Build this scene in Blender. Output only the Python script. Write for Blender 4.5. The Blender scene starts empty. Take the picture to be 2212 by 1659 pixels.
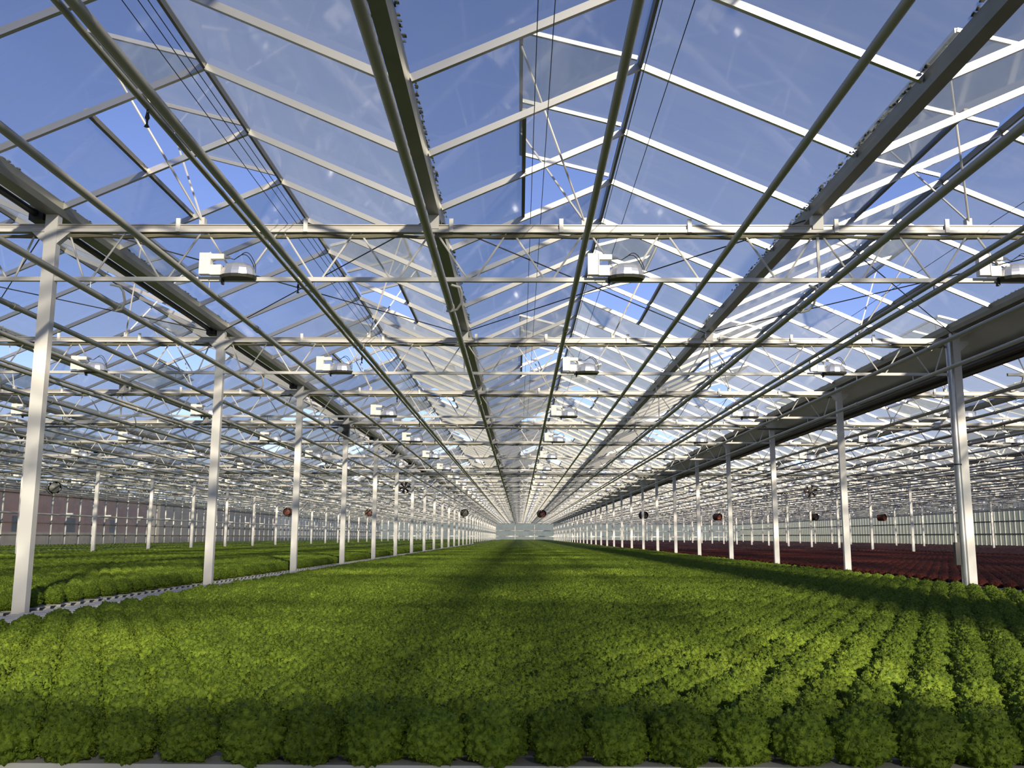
import bpy, math, random
import numpy as np
from mathutils import Matrix, Vector, noise

random.seed(7)
rng = np.random.default_rng(7)
R = math.radians
scene = bpy.context.scene
COL = scene.collection

# ------------------------------------------------------------------ camera
CAMZ = 1.505                     # eye height above the concrete floor
CX = 3.925                       # eye position between the column rows
FPX, PITCH, YAW, ROLL = 2022.13, R(9.257), R(-0.4887), R(-0.2355)


def view_axes():
    def rx(M, i, j, a):
        c, s = math.cos(a), math.sin(a)
        N = np.eye(3)
        N[i, i] = c; N[i, j] = -s; N[j, i] = s; N[j, j] = c
        return N @ M
    M = np.eye(3)
    M = rx(M, 0, 2, YAW)
    M = rx(M, 1, 2, PITCH)
    M = rx(M, 0, 1, ROLL)
    return M                     # rows: right, up, forward in (x, up, depth)


AX = view_axes()
cam_data = bpy.data.cameras.new('camera')
cam_data.sensor_width = 36.0
cam_data.lens = 36.0 * FPX / 2212.0
cam_data.clip_start = 0.05
cam_data.clip_end = 2000
cam = bpy.data.objects.new('camera', cam_data)
COL.objects.link(cam)
fit2b = lambda v: Vector((v[0], v[2], v[1]))
r_, u_, f_ = (fit2b(AX[i]) for i in range(3))
m = Matrix((r_, u_, -f_)).transposed().to_4x4()
m.translation = Vector((CX, 0, CAMZ))
cam.matrix_world = m
scene.camera = cam


def project(x, y, z):
    v = AX @ np.array([x - CX, z - CAMZ, y])
    if v[2] < 0.05:
        return None
    return 1106 + FPX * v[0] / v[2], 829.5 - FPX * v[1] / v[2], v[2]


def in_frame(x, y, z, pad=40):
    p = project(x, y, z)
    return p is not None and -pad < p[0] < 2212 + pad and -pad < p[1] < 1659 + pad


# ------------------------------------------------------------------ sky, sun, exposure
SUN_EL, SUN_AZ = R(18.9), R(19.0)          # low sun behind the camera, to its right
world = bpy.data.worlds.new('world')
scene.world = world
world.use_nodes = True
wn = world.node_tree.nodes
wl = world.node_tree.links
wn.clear()
sky = wn.new('ShaderNodeTexSky')
sky.sky_type = 'NISHITA'
sky.sun_disc = False
sky.sun_elevation = SUN_EL
sky.sun_rotation = math.pi - SUN_AZ
sky.altitude = 2500
sky.air_density = 1.0
sky.dust_density = 0.3
sky.ozone_density = 2.5
bg = wn.new('ShaderNodeBackground')
bg.inputs['Strength'].default_value = 0.15
wo = wn.new('ShaderNodeOutputWorld')
tint = wn.new('ShaderNodeMix')
tint.data_type = 'RGBA'
tint.blend_type = 'MULTIPLY'
tint.inputs[0].default_value = 1.0
tint.inputs[7].default_value = (0.98, 0.82, 0.98, 1)     # clear violet-blue autumn sky
wl.new(sky.outputs[0], tint.inputs[6])
wl.new(tint.outputs[2], bg.inputs[0])
wl.new(bg.outputs[0], wo.inputs[0])

sun_data = bpy.data.lights.new('sun', 'SUN')
sun_data.energy = 7.2
sun_data.angle = R(2.2)
sun_data.color = (1.0, 0.87, 0.68)
sun = bpy.data.objects.new('sun', sun_data)
sd = Vector((math.sin(SUN_AZ) * math.cos(SUN_EL), -math.cos(SUN_AZ) * math.cos(SUN_EL), math.sin(SUN_EL)))
sun.rotation_euler = sd.to_track_quat('Z', 'Y').to_euler()
sun.location = (20, -40, 30)
COL.objects.link(sun)

vs = scene.view_settings
vs.view_transform = 'Standard'
vs.look = 'None'
vs.exposure = 0.30
vs.gamma = 1.0
vs.use_curve_mapping = False
scene.cycles.transparent_max_bounces = 40
scene.cycles.max_bounces = 8
scene.cycles.diffuse_bounces = 4


# ------------------------------------------------------------------ materials
def mat(name, color, rough=0.5, metal=0.0, noise_amt=0.0, noise_scale=8.0, spec=0.5, bump=0.0):
    mm = bpy.data.materials.new(name)
    mm.use_nodes = True
    nt = mm.node_tree
    b = nt.nodes['Principled BSDF']
    b.inputs['Roughness'].default_value = rough
    b.inputs['Metallic'].default_value = metal
    b.inputs['Specular IOR Level'].default_value = spec
    b.inputs['Base Color'].default_value = (*color, 1)
    if noise_amt > 0 or bump > 0:
        tc = nt.nodes.new('ShaderNodeTexCoord')
        nz = nt.nodes.new('ShaderNodeTexNoise')
        nz.inputs['Scale'].default_value = noise_scale
        nz.inputs['Detail'].default_value = 5
        nt.links.new(tc.outputs['Object'], nz.inputs['Vector'])
        if noise_amt > 0:
            mx = nt.nodes.new('ShaderNodeMix')
            mx.data_type = 'RGBA'
            mx.inputs[6].default_value = (*[c * (1 - noise_amt) for c in color], 1)
            mx.inputs[7].default_value = (*[min(1, c * (1 + noise_amt)) for c in color], 1)
            nt.links.new(nz.outputs[0], mx.inputs[0])
            nt.links.new(mx.outputs[2], b.inputs['Base Color'])
        if bump > 0:
            bp = nt.nodes.new('ShaderNodeBump')
            bp.inputs['Strength'].default_value = bump
            bp.inputs['Distance'].default_value = 0.01
            nt.links.new(nz.outputs[0], bp.inputs['Height'])
            nt.links.new(bp.outputs[0], b.inputs['Normal'])
    return mm


def glass_mat(name, haze, streak, refl, tint):
    """clear sheet with fine dust (haze), run-off streaks and a mirror sheen at grazing angles"""
    mm = bpy.data.materials.new(name)
    mm.use_nodes = True
    nt = mm.node_tree
    nt.nodes.clear()
    N, L = nt.nodes.new, nt.links.new
    out = N('ShaderNodeOutputMaterial')
    tr = N('ShaderNodeBsdfTransparent')
    tr.inputs[0].default_value = (*tint, 1)
    tl = N('ShaderNodeBsdfTranslucent')
    tl.inputs[0].default_value = (0.52, 0.56, 0.51, 1)
    gl = N('ShaderNodeBsdfGlossy')
    gl.inputs['Roughness'].default_value = 0.06
    geo = N('ShaderNodeNewGeometry')
    mp = N('ShaderNodeMapping')
    mp.inputs['Scale'].default_value = (0.9, 6.0, 0.9)
    nz = N('ShaderNodeTexNoise')
    nz.inputs['Scale'].default_value = 1.3
    nz.inputs['Detail'].default_value = 6
    nz2 = N('ShaderNodeTexNoise')
    nz2.inputs['Scale'].default_value = 2.2
    nz2.inputs['Detail'].default_value = 4
    L(geo.outputs['Position'], mp.inputs[0])
    L(mp.outputs[0], nz.inputs['Vector'])
    L(geo.outputs['Position'], nz2.inputs['Vector'])
    mr = N('ShaderNodeMapRange')
    mr.inputs[1].default_value = 0.5
    mr.inputs[2].default_value = 0.75
    mr.inputs[3].default_value = 0.0
    mr.inputs[4].default_value = streak
    L(nz.outputs[0], mr.inputs[0])
    mr2 = N('ShaderNodeMapRange')
    mr2.inputs[1].default_value = 0.35
    mr2.inputs[2].default_value = 0.7
    mr2.inputs[3].default_value = haze * 0.75
    mr2.inputs[4].default_value = haze * 1.25
    L(nz2.outputs[0], mr2.inputs[0])
    ad = N('ShaderNodeMath')
    ad.operation = 'ADD'
    L(mr.outputs[0], ad.inputs[0])
    L(mr2.outputs[0], ad.inputs[1])
    lw = N('ShaderNodeLayerWeight')
    lw.inputs[0].default_value = 0.5
    p3 = N('ShaderNodeMath')
    p3.operation = 'POWER'
    p3.inputs[1].default_value = 3.0
    L(lw.outputs['Facing'], p3.inputs[0])
    ad2 = N('ShaderNodeMath')                 # dust looks denser on a slanting line of sight
    ad2.operation = 'MULTIPLY_ADD'
    ad2.inputs[1].default_value = haze * 6.0
    L(p3.outputs[0], ad2.inputs[0])
    L(ad.outputs[0], ad2.inputs[2])
    m1 = N('ShaderNodeMixShader')
    L(ad2.outputs[0], m1.inputs[0])
    L(tr.outputs[0], m1.inputs[1])
    L(tl.outputs[0], m1.inputs[2])
    pw = N('ShaderNodeMath')
    pw.operation = 'POWER'
    pw.inputs[1].default_value = 4.0
    L(lw.outputs['Facing'], pw.inputs[0])
    ma = N('ShaderNodeMath')
    ma.operation = 'MULTIPLY_ADD'
    ma.inputs[1].default_value = refl
    ma.inputs[2].default_value = 0.02
    L(pw.outputs[0], ma.inputs[0])
    m2 = N('ShaderNodeMixShader')
    L(ma.outputs[0], m2.inputs[0])
    L(m1.outputs[0], m2.inputs[1])
    L(gl.outputs[0], m2.inputs[2])
    L(m2.outputs[0], out.inputs[0])
    return mm


def leaf_mat(name, dark, light, transl, scale=60.0):
    mm = bpy.data.materials.new(name)
    mm.use_nodes = True
    nt = mm.node_tree
    N, L = nt.nodes.new, nt.links.new
    b = nt.nodes['Principled BSDF']
    out = nt.nodes['Material Output']
    b.inputs['Roughness'].default_value = 0.55
    b.inputs['Specular IOR Level'].default_value = 0.25
    tc = N('ShaderNodeTexCoord')
    nz = N('ShaderNodeTexNoise')
    nz.inputs['Scale'].default_value = scale
    nz.inputs['Detail'].default_value = 4
    L(tc.outputs['Object'], nz.inputs['Vector'])
    oi = N('ShaderNodeObjectInfo')
    cr = N('ShaderNodeMix')
    cr.data_type = 'RGBA'
    cr.inputs[6].default_value = (*dark, 1)
    cr.inputs[7].default_value = (*light, 1)
    mr = N('ShaderNodeMapRange')
    mr.inputs[1].default_value = 0.3
    mr.inputs[2].default_value = 0.7
    L(nz.outputs[0], mr.inputs[0])
    L(mr.outputs[0], cr.inputs[0])
    hs = N('ShaderNodeHueSaturation')
    m3 = N('ShaderNodeMapRange')
    m3.inputs[3].default_value = 0.85
    m3.inputs[4].default_value = 1.15
    L(oi.outputs['Random'], m3.inputs[0])
    L(m3.outputs[0], hs.inputs['Value'])
    L(cr.outputs[2], hs.inputs['Color'])
    L(hs.outputs[0], b.inputs['Base Color'])
    bp = N('ShaderNodeBump')
    bp.inputs['Strength'].default_value = 0.7
    bp.inputs['Distance'].default_value = 0.006
    nb = N('ShaderNodeTexNoise')
    nb.inputs['Scale'].default_value = scale * 3.2
    nb.inputs['Detail'].default_value = 2
    L(tc.outputs['Object'], nb.inputs['Vector'])
    L(nb.outputs[0], bp.inputs['Height'])
    L(bp.outputs[0], b.inputs['Normal'])
    tl = N('ShaderNodeBsdfTranslucent')
    L(hs.outputs[0], tl.inputs[0])
    mx = N('ShaderNodeMixShader')
    mx.inputs[0].default_value = transl
    L(b.outputs[0], mx.inputs[1])
    L(tl.outputs[0], mx.inputs[2])
    L(mx.outputs[0], out.inputs[0])
    return mm


M = {}
M['white_steel'] = mat('white_steel', (0.62, 0.60, 0.56), 0.42, 0.0, 0.06, 3)
M['column_paint'] = mat('column_paint', (0.72, 0.70, 0.66), 0.38, 0.0, 0.05, 2)
M['aluminium'] = mat('aluminium', (0.47, 0.46, 0.43), 0.33, 0.70, 0.05, 5)
M['gutter_metal'] = mat('gutter_metal', (0.23, 0.23, 0.20), 0.42, 0.40, 0.25, 4)
M['chord_tan'] = mat('chord_tan', (0.50, 0.47, 0.42), 0.4, 0.3, 0.15, 6)
M['valley_sheet'] = mat('valley_sheet', (0.52, 0.50, 0.47), 0.5, 0.2, 0.15, 2)
M['plaster'] = mat('plaster', (0.42, 0.36, 0.30), 0.9, 0.0, 0.2, 0.8)
M['moss'] = mat('moss', (0.035, 0.033, 0.022), 0.9, 0.0, 0.3, 30)
M['dark_rail'] = mat('dark_rail', (0.17, 0.165, 0.14), 0.5, 0.3)
M['pipe_paint'] = mat('pipe_paint', (0.43, 0.42, 0.36), 0.42, 0.15, 0.12, 4)
M['galvanised'] = mat('galvanised', (0.55, 0.56, 0.56), 0.28, 0.85, 0.12, 10)
M['black_plastic'] = mat('black_plastic', (0.02, 0.02, 0.022), 0.45)
M['cable_black'] = mat('cable_black', (0.035, 0.033, 0.032), 0.5)
M['screen_roll'] = mat('screen_roll', (0.17, 0.16, 0.105), 0.7, 0.0, 0.35, 9)
M['lamp_white'] = mat('lamp_white', (0.84, 0.81, 0.74), 0.4)
M['reflector'] = mat('reflector', (0.86, 0.86, 0.86), 0.30, 0.75)
M['reflector_inside'] = mat('reflector_inside', (0.06, 0.06, 0.05), 0.5)
M['fan_dark'] = mat('fan_dark', (0.03, 0.022, 0.02), 0.5)
M['fan_brown'] = mat('fan_brown', (0.12, 0.035, 0.02), 0.5)
M['channel_white'] = mat('channel_white', (0.58, 0.56, 0.53), 0.45, 0.0, 0.08, 5)
M['concrete'] = mat('concrete', (0.28, 0.27, 0.25), 0.85, 0.0, 0.2, 1.5)
M['soil'] = mat('soil', (0.20, 0.19, 0.14), 0.9, 0.0, 0.25, 0.4)
M['brick_wall'] = mat('brick_wall', (0.30, 0.15, 0.11), 0.85, 0.0, 0.25, 1.2)
M['building_grey'] = mat('building_grey', (0.17, 0.19, 0.20), 0.8, 0.0, 0.15, 0.6)
M['roof_dark'] = mat('roof_dark', (0.10, 0.10, 0.11), 0.8)
M['window_dark'] = mat('window_dark', (0.03, 0.035, 0.04), 0.2)
M['hedge'] = mat('hedge', (0.05, 0.085, 0.03), 0.8, 0.0, 0.5, 2.5)
M['glass_face'] = glass_mat('glass_face', 0.05, 0.035, 0.40, (0.87, 0.89, 0.90))
M['glass_sheet'] = glass_mat('glass_sheet', 0.14, 0.08, 0.75, (0.76, 0.79, 0.80))
M['wall_glass'] = glass_mat('wall_glass', 0.17, 0.06, 0.35, (0.82, 0.86, 0.85))
M['shading_glass'] = glass_mat('shading_glass', 0.16, 0.12, 0.3, (0.84, 0.85, 0.84))  # hazy glass of the added screen that dims the front row
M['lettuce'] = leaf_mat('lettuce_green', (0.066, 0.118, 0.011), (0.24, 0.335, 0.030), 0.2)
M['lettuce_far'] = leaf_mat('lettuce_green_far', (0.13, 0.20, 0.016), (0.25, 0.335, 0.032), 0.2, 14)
M['lettuce_red'] = leaf_mat('lettuce_red', (0.035, 0.007, 0.005), (0.11, 0.020, 0.009), 0.12)
M['lettuce_red_far'] = leaf_mat('lettuce_red_far', (0.045, 0.009, 0.006), (0.095, 0.018, 0.009), 0.12, 14)


# ------------------------------------------------------------------ helpers
class MB:
    """collects geometry of one part"""
    def __init__(self):
        self.v, self.f = [], []

    def quad(self, a, b, c, d):
        n = len(self.v)
        self.v += [tuple(a), tuple(b), tuple(c), tuple(d)]
        self.f.append((n, n + 1, n + 2, n + 3))
        return self

    def hexa(self, p):
        n = len(self.v)
        self.v += [tuple(q) for q in p]
        for f in ((0, 3, 2, 1), (4, 5, 6, 7), (0, 1, 5, 4), (1, 2, 6, 5), (2, 3, 7, 6), (3, 0, 4, 7)):
            self.f.append(tuple(n + i for i in f))
        return self

    def box(self, x0, x1, y0, y1, z0, z1):
        return self.hexa([(x0, y0, z0), (x1, y0, z0), (x1, y1, z0), (x0, y1, z0),
                          (x0, y0, z1), (x1, y0, z1), (x1, y1, z1), (x0, y1, z1)])

    def bar(self, a, b, w, h, up=(0, 0, 1)):
        """square bar from a to b; w across, h along up"""
        a, b = Vector(a), Vector(b)
        d = (b - a).normalized()
        s = d.cross(Vector(up))
        s = s.normalized() if s.length > 1e-6 else Vector((1, 0, 0))
        t = s.cross(d).normalized()
        s, t = s * w / 2, t * h / 2
        return self.hexa([a - s - t, a + s - t, b + s - t, b - s - t,
                          a - s + t, a + s + t, b + s + t, b - s + t])

    def prism_y(self, prof, y0, y1):
        """closed profile of (x,z) run along y"""
        n, k = len(self.v), len(prof)
        self.v += [(x, y0, z) for x, z in prof] + [(x, y1, z) for x, z in prof]
        for i in range(k):
            j = (i + 1) % k
            self.f.append((n + i, n + j, n + k + j, n + k + i))
        self.f.append(tuple(n + i for i in range(k))[::-1])
        self.f.append(tuple(n + k + i for i in range(k)))
        return self

    def tube(self, path, r, seg=8, closed_ends=True):
        path = [Vector(p) for p in path]
        n0 = len(self.v)
        prev = None
        for i, p in enumerate(path):
            d = (path[min(i + 1, len(path) - 1)] - path[max(i - 1, 0)]).normalized()
            if prev is None:
                up = Vector((0, 0, 1)) if abs(d.z) < 0.9 else Vector((1, 0, 0))
                s = d.cross(up).normalized()
            else:
                s = (prev - d * prev.dot(d)).normalized()
            prev = s
            t = d.cross(s)
            rr = r[i] if isinstance(r, (list, tuple)) else r
            for q in range(seg):
                a = 2 * math.pi * q / seg
                self.v.append(tuple(p + s * (rr * math.cos(a)) + t * (rr * math.sin(a))))
        for i in range(len(path) - 1):
            for q in range(seg):
                q2 = (q + 1) % seg
                a = n0 + i * seg
                self.f.append((a + q, a + q2, a + seg + q2, a + seg + q))
        if closed_ends:
            self.f.append(tuple(n0 + q for q in range(seg))[::-1])
            e = n0 + (len(path) - 1) * seg
            self.f.append(tuple(e + q for q in range(seg)))
        return self

    def lathe(self, prof, seg=16, axis='z', c=(0, 0, 0)):
        n0 = len(self.v)
        for r, h in prof:
            for q in range(seg):
                a = 2 * math.pi * q / seg
                x, y = r * math.cos(a), r * math.sin(a)
                p = (x, y, h) if axis == 'z' else (x, h, y)
                self.v.append((p[0] + c[0], p[1] + c[1], p[2] + c[2]))
        for i in range(len(prof) - 1):
            for q in range(seg):
                q2 = (q + 1) % seg
                a = n0 + i * seg
                self.f.append((a + q, a + q2, a + seg + q2, a + seg + q))
        return self

    def mesh(self, name, material, smooth=False):
        me = bpy.data.meshes.new(name)
        me.from_pydata(self.v, [], self.f)
        me.update()
        import bmesh
        bm = bmesh.new()
        bm.from_mesh(me)
        bmesh.ops.recalc_face_normals(bm, faces=bm.faces)
        bm.to_mesh(me)
        bm.free()
        me.materials.append(M[material])
        if smooth:
            me.polygons.foreach_set('use_smooth', [True] * len(me.polygons))
            try:
                me.set_sharp_from_angle(angle=R(40))
            except Exception:
                pass
        return me


def np_mesh(name, verts, tris, material, smooth=True):
    me = bpy.data.meshes.new(name)
    nv, nf = len(verts), len(tris)
    k = tris.shape[1]
    me.vertices.add(nv)
    me.vertices.foreach_set('co', np.ascontiguousarray(verts, dtype=np.float32).ravel())
    me.loops.add(nf * k)
    me.loops.foreach_set('vertex_index', np.ascontiguousarray(tris, dtype=np.int32).ravel())
    me.polygons.add(nf)
    me.polygons.foreach_set('loop_start', np.arange(0, nf * k, k, dtype=np.int32))
    try:
        me.polygons.foreach_set('loop_total', np.full(nf, k, dtype=np.int32))
    except Exception:
        pass
    me.polygons.foreach_set('use_smooth', np.full(nf, smooth))
    me.update(calc_edges=True)
    me.validate()
    me.materials.append(M[material])
    return me


def tag(o, label=None, cat=None, group=None, kind=None):
    if label:
        assert 2 <= len(label.split()) <= 16, label
        o['label'] = label
    if cat:
        o['category'] = cat
    if group:
        o['group'] = group
    if kind:
        o['kind'] = kind
    return o


def put(name, me, parent=None, loc=(0, 0, 0), rot=(0, 0, 0), scale=None):
    o = bpy.data.objects.new(name, me)
    COL.objects.link(o)
    o.parent = parent
    o.location = loc
    o.rotation_euler = rot
    if scale is not None:
        o.scale = scale
    return o


def empty(name, loc=(0, 0, 0), parent=None):
    o = bpy.data.objects.new(name, None)
    o.empty_display_size = 0.1
    COL.objects.link(o)
    o.location = loc
    o.parent = parent
    return o


ORD = ['first', 'second', 'third', 'fourth', 'fifth', 'sixth', 'seventh', 'eighth', 'ninth', 'tenth', 'eleventh', 'twelfth',
       'thirteenth', 'fourteenth', 'fifteenth', 'sixteenth', 'seventeenth', 'eighteenth', 'nineteenth', 'twentieth',
       'twenty-first', 'twenty-second', 'twenty-third', 'twenty-fourth', 'twenty-fifth', 'twenty-sixth', 'twenty-seventh',
       'twenty-eighth', 'twenty-ninth', 'thirtieth', 'thirty-first', 'thirty-second', 'thirty-third', 'thirty-fourth',
       'thirty-fifth', 'thirty-sixth', 'thirty-seventh', 'thirty-eighth', 'thirty-ninth', 'fortieth']

# ------------------------------------------------------------------ dimensions (metres)
BAY = 4.5
Y1 = 7.5235                      # first girder in view
K0, K1 = -5, 33                  # bays behind the camera keep the sun honest
YT = lambda k: Y1 + BAY * k
YA, YB = YT(K0), YT(K1)
H_CHORD_B, H_CHORD_T = CAMZ + 2.50, CAMZ + 2.57
H_BOT = CAMZ + 2.10
H_GUT_B, H_GUT_T = CAMZ + 2.65, CAMZ + 2.745
H_RIDGE = CAMZ + 3.43
H_PIPE = CAMZ + 2.0
H_BENCH = CAMZ - 0.60
SPANS = [(-19.2, 9.6), (-9.6, 9.6), (0.0, 9.6), (10.2, 9.8), (20.2, 9.8), (30.2, 9.8)]
SPAN_NAME = ['outer left bay', 'left bay', 'middle bay', 'first red lettuce bay', 'second red lettuce bay', 'outermost red lettuce bay']
ROWS = [(-9.6, 'second column row on the left'), (0.0, 'row left of the middle bench'),
        (9.6, 'row right of the middle bench'), (20.05, 'middle row among the red lettuce'), (30.05, 'outer row among the red lettuce')]

# ------------------------------------------------------------------ floor, ground
me = MB().box(-19.4, 40.6, YA, YB + 0.3, -0.12, 0.0).mesh('floor', 'concrete')
tag(put('floor', me), 'pale concrete floor under the lettuce benches', 'floor', kind='structure')
me = MB().box(-400, 400, -150, 700, -0.4, -0.15).mesh('ground', 'soil')
tag(put('ground', me), 'open ground around the greenhouse', 'ground', kind='structure')

# ------------------------------------------------------------------ ceiling: gutters, ridges, bars, panes, vents
ceiling = tag(empty('ceiling', (0, 0, 0)), 'pitched glass greenhouse roof with white glazing bars', 'roof', kind='structure')
ridges = []                      # (x left gutter, x ridge, x right gutter)
for x0, w in SPANS:
    for i in range(3):
        a = x0 + w * i / 3
        ridges.append((a, a + w / 6, a + w / 3))
gut_x = sorted({round(r[0], 3) for r in ridges} | {round(r[2], 3) for r in ridges})


def gutter_mesh(hw, ht):
    prof = [(-hw, 0.0), (hw, 0.0), (hw * 1.25, ht * .45), (ht * 0 + hw * 1.3, ht), (hw * 1.12, ht), (hw * .95, ht * .4),
            (hw * .7, .012), (-hw * .7, .012), (-hw * .95, ht * .4), (-hw * 1.12, ht), (-hw * 1.3, ht), (-hw * 1.25, ht * .45)]
    return MB().prism_y(prof, YA, YB).mesh('gutter', 'gutter_metal')


g_small, g_large = gutter_mesh(0.046, 0.10), gutter_mesh(0.062, 0.11)
for gx in gut_x:
    onrow = any(abs(gx - rx) < 0.3 for rx, _ in ROWS) or abs(gx + 19.2) < .1
    put('gutter', g_large if onrow else g_small, ceiling, (gx, 0, H_GUT_B))
wide = MB().prism_y([(9.56, H_GUT_T), (9.98, CAMZ + 2.43), (10.2, CAMZ + 2.43), (10.24, H_GUT_T), (10.2, H_GUT_T), (10.16, CAMZ + 2.47),
                     (10.0, CAMZ + 2.47), (9.62, H_GUT_T)], YA, YB).mesh('valley_gutter', 'valley_sheet')
tag(put('valley_gutter', wide, ceiling), 'wide grey valley gutter between green and red compartments')

ridge_me = MB().prism_y([(-.011, -.045), (.011, -.045), (.02, .0), (.0, .025), (-.02, .0)], YA, YB).mesh('ridge_beam', 'dark_rail')
for a, rx, c in ridges:
    put('ridge_beam', ridge_me, ceiling, (rx, 0, H_RIDGE))

SIL = 0.453                      # a vent takes the slope above this fraction


def slope_pt(r, side, t, y):
    """point on a slope: side -1 left of the ridge, +1 right; t from gutter to ridge"""
    gx = r[0] + .05 if side < 0 else r[2] - .05
    return Vector((gx + (r[1] - gx) * t, y, H_GUT_T + (H_RIDGE - H_GUT_T) * t))


def dist_cam(p):
    return (Vector(p) - Vector((CX, 0, CAMZ))).length


bars, panes, vents = [], [], []
for r in ridges:
    for s in (-1, 1):
        for k in range(K0, K1):
            for q in range(4):
                y = YT(k) + q * BAY / 4
                mid = slope_pt(r, s, .5, y)
                bars.append((in_frame(*mid, pad=500) and 0 or 1, dist_cam(mid), r, s, y))
                # the vent of girder k covers one pane either side of it
                kk = k if q == 0 else (k + 1 if q == 3 else None)
                has_vent = kk is not None and K0 < kk < K1 and ((kk % 2 == 0) == (s < 0))
                pm = slope_pt(r, s, .4, y + BAY / 8)
                panes.append((in_frame(*pm, pad=300) and 0 or 1, dist_cam(pm), r, s, y, SIL if has_vent else 1.0))
    for k in range(K0 + 1, K1):
        s = -1 if k % 2 == 0 else 1
        vents.append((in_frame(r[1] + s * .5, YT(k), H_RIDGE, pad=300) and 0 or 1, dist_cam((r[1], YT(k), H_RIDGE)), r, s, k))
for lst in (bars, panes, vents):
    lst.sort(key=lambda t: t[:2])

BW, BH = 0.032, 0.05


def bar_geo(mb, r, s, y, base):
    a, b = slope_pt(r, s, .0, y), slope_pt(r, s, .985, y)
    n = Vector((-(b - a).z, 0, (b - a).x)).normalized()
    n = n if n.z > 0 else -n
    a, b = a - n * BH / 2 - base, b - n * BH / 2 - base
    mb.bar(a, b, BW, BH, up=n)


cache = {}
rest = MB()
zero = Vector((0, 0, 0))
for i, (_, d, r, s, y) in enumerate(bars):
    if i < 300:
        key = (s, round(r[2] - r[0], 2))
        if key not in cache:
            mb = MB()
            bar_geo(mb, r, s, y, Vector((r[1], y, 0)))
            cache[key] = mb.mesh('glazing_bar', 'aluminium')
        put('glazing_bar', cache[key], ceiling, (r[1], y, 0))
    else:
        bar_geo(rest, r, s, y, zero)
tag(put('distant_glazing_bars', rest.mesh('distant_glazing_bars', 'aluminium'), ceiling), kind='stuff')


def pane_pts(r, s, y, top):
    y0, y1 = y + .01, y + BAY / 4 - .01
    return [slope_pt(r, s, 0, y0), slope_pt(r, s, 0, y1), slope_pt(r, s, top, y1), slope_pt(r, s, top, y0)]


cache = {}
rest = MB()
for i, (_, d, r, s, y, top) in enumerate(panes):
    if i < 300:
        key = (s, round(r[2] - r[0], 2), top)
        if key not in cache:
            p = [q - Vector((r[1], y, 0)) for q in pane_pts(r, s, y, top)]
            u = Vector((0, 0, .004))
            cache[key] = MB().hexa(p + [q + u for q in p]).mesh('glass_pane', 'glass_face')
        put('glass_pane', cache[key], ceiling, (r[1], y, 0))
    else:
        rest.quad(*pane_pts(r, s, y, top))
tag(put('distant_glass_panes', rest.mesh('distant_glass_panes', 'glass_sheet'), ceiling), kind='stuff')

# moss and leaf litter caught along the lower pane edges
deb = MB()
rd = random.Random(5)
for r in ridges:
    if not -4 < r[0] < 11:
        continue
    for s in (-1, 1):
        y = 2.0
        while y < 30:
            y += rd.uniform(.004, .05) * (1 + y / 14)
            if noise.noise(Vector((y * .9, r[0], s))) < -.15:
                continue
            p = slope_pt(r, s, rd.uniform(.0, .018), y) + Vector((0, 0, .014))
            a, b, c = rd.uniform(.004, .016), rd.uniform(.005, .024), rd.uniform(.003, .008)
            deb.hexa([p + Vector(q) for q in [(-a, -b, -c), (a, -b * .6, -c), (a, b, -c), (-a * .6, b, -c), (-a * .5, -b * .6, c), (a * .6, -b * .4, c), (a * .4, b * .6, c), (-a * .5, b * .5, c)]])
tag(put('gutter_moss', deb.mesh('gutter_moss', 'moss'), ceiling), kind='stuff')

# vents: sash hinged at the ridge, pushed up a little past level
VL, VE = 0.88, R(14.5)


def vent_geo(r, s, near):
    """meshes about the ridge point of one girder: frame, two panes, sill, push rods"""
    e = Vector((s * VL * math.cos(VE), 0, VL * math.sin(VE)))
    o = Vector((s * .02, 0, .035))
    n = Vector((-s * math.sin(VE), 0, math.cos(VE)))
    fr = MB()
    yy = (-BAY / 4, 0, BAY / 4)
    for y in yy:
        fr.bar(o + Vector((0, y, 0)), o + e + Vector((0, y, 0)), .026, .032, up=n)
    fr.bar(o + e + Vector((0, yy[0], 0)), o + e + Vector((0, yy[2], 0)), .03, .035)
    gl = []
    for y in (-BAY / 4, 0):
        p = [o + Vector((0, y + .012, .012)), o + Vector((0, y + BAY / 4 - .012, .012)),
             o + e + Vector((0, y + BAY / 4 - .012, .012)), o + e + Vector((0, y + .012, .012))]
        if near:
            gl.append(MB().hexa(p + [q + n * .004 for q in p]))
        else:
            gl.append(MB().quad(*p))
    a = slope_pt(r, s, SIL, -BAY / 4) - Vector((r[1], 0, H_RIDGE))
    b = slope_pt(r, s, SIL, BAY / 4) - Vector((r[1], 0, H_RIDGE))
    sl = MB().bar(a, b, .03, .04)
    foot = Vector((s * .341, 0, H_CHORD_T + .03 - H_RIDGE))
    rods = [MB().tube([foot + Vector((0, -.02, 0)), o + e + Vector((0, dy, -.02))], .009, 6) for dy in (-.95, .6)]
    lug = MB().box(foot.x - .022, foot.x + .022, -.03, .03, foot.z - .035, foot.z + .03)
    return fr, gl, sl, rods, lug


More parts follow.
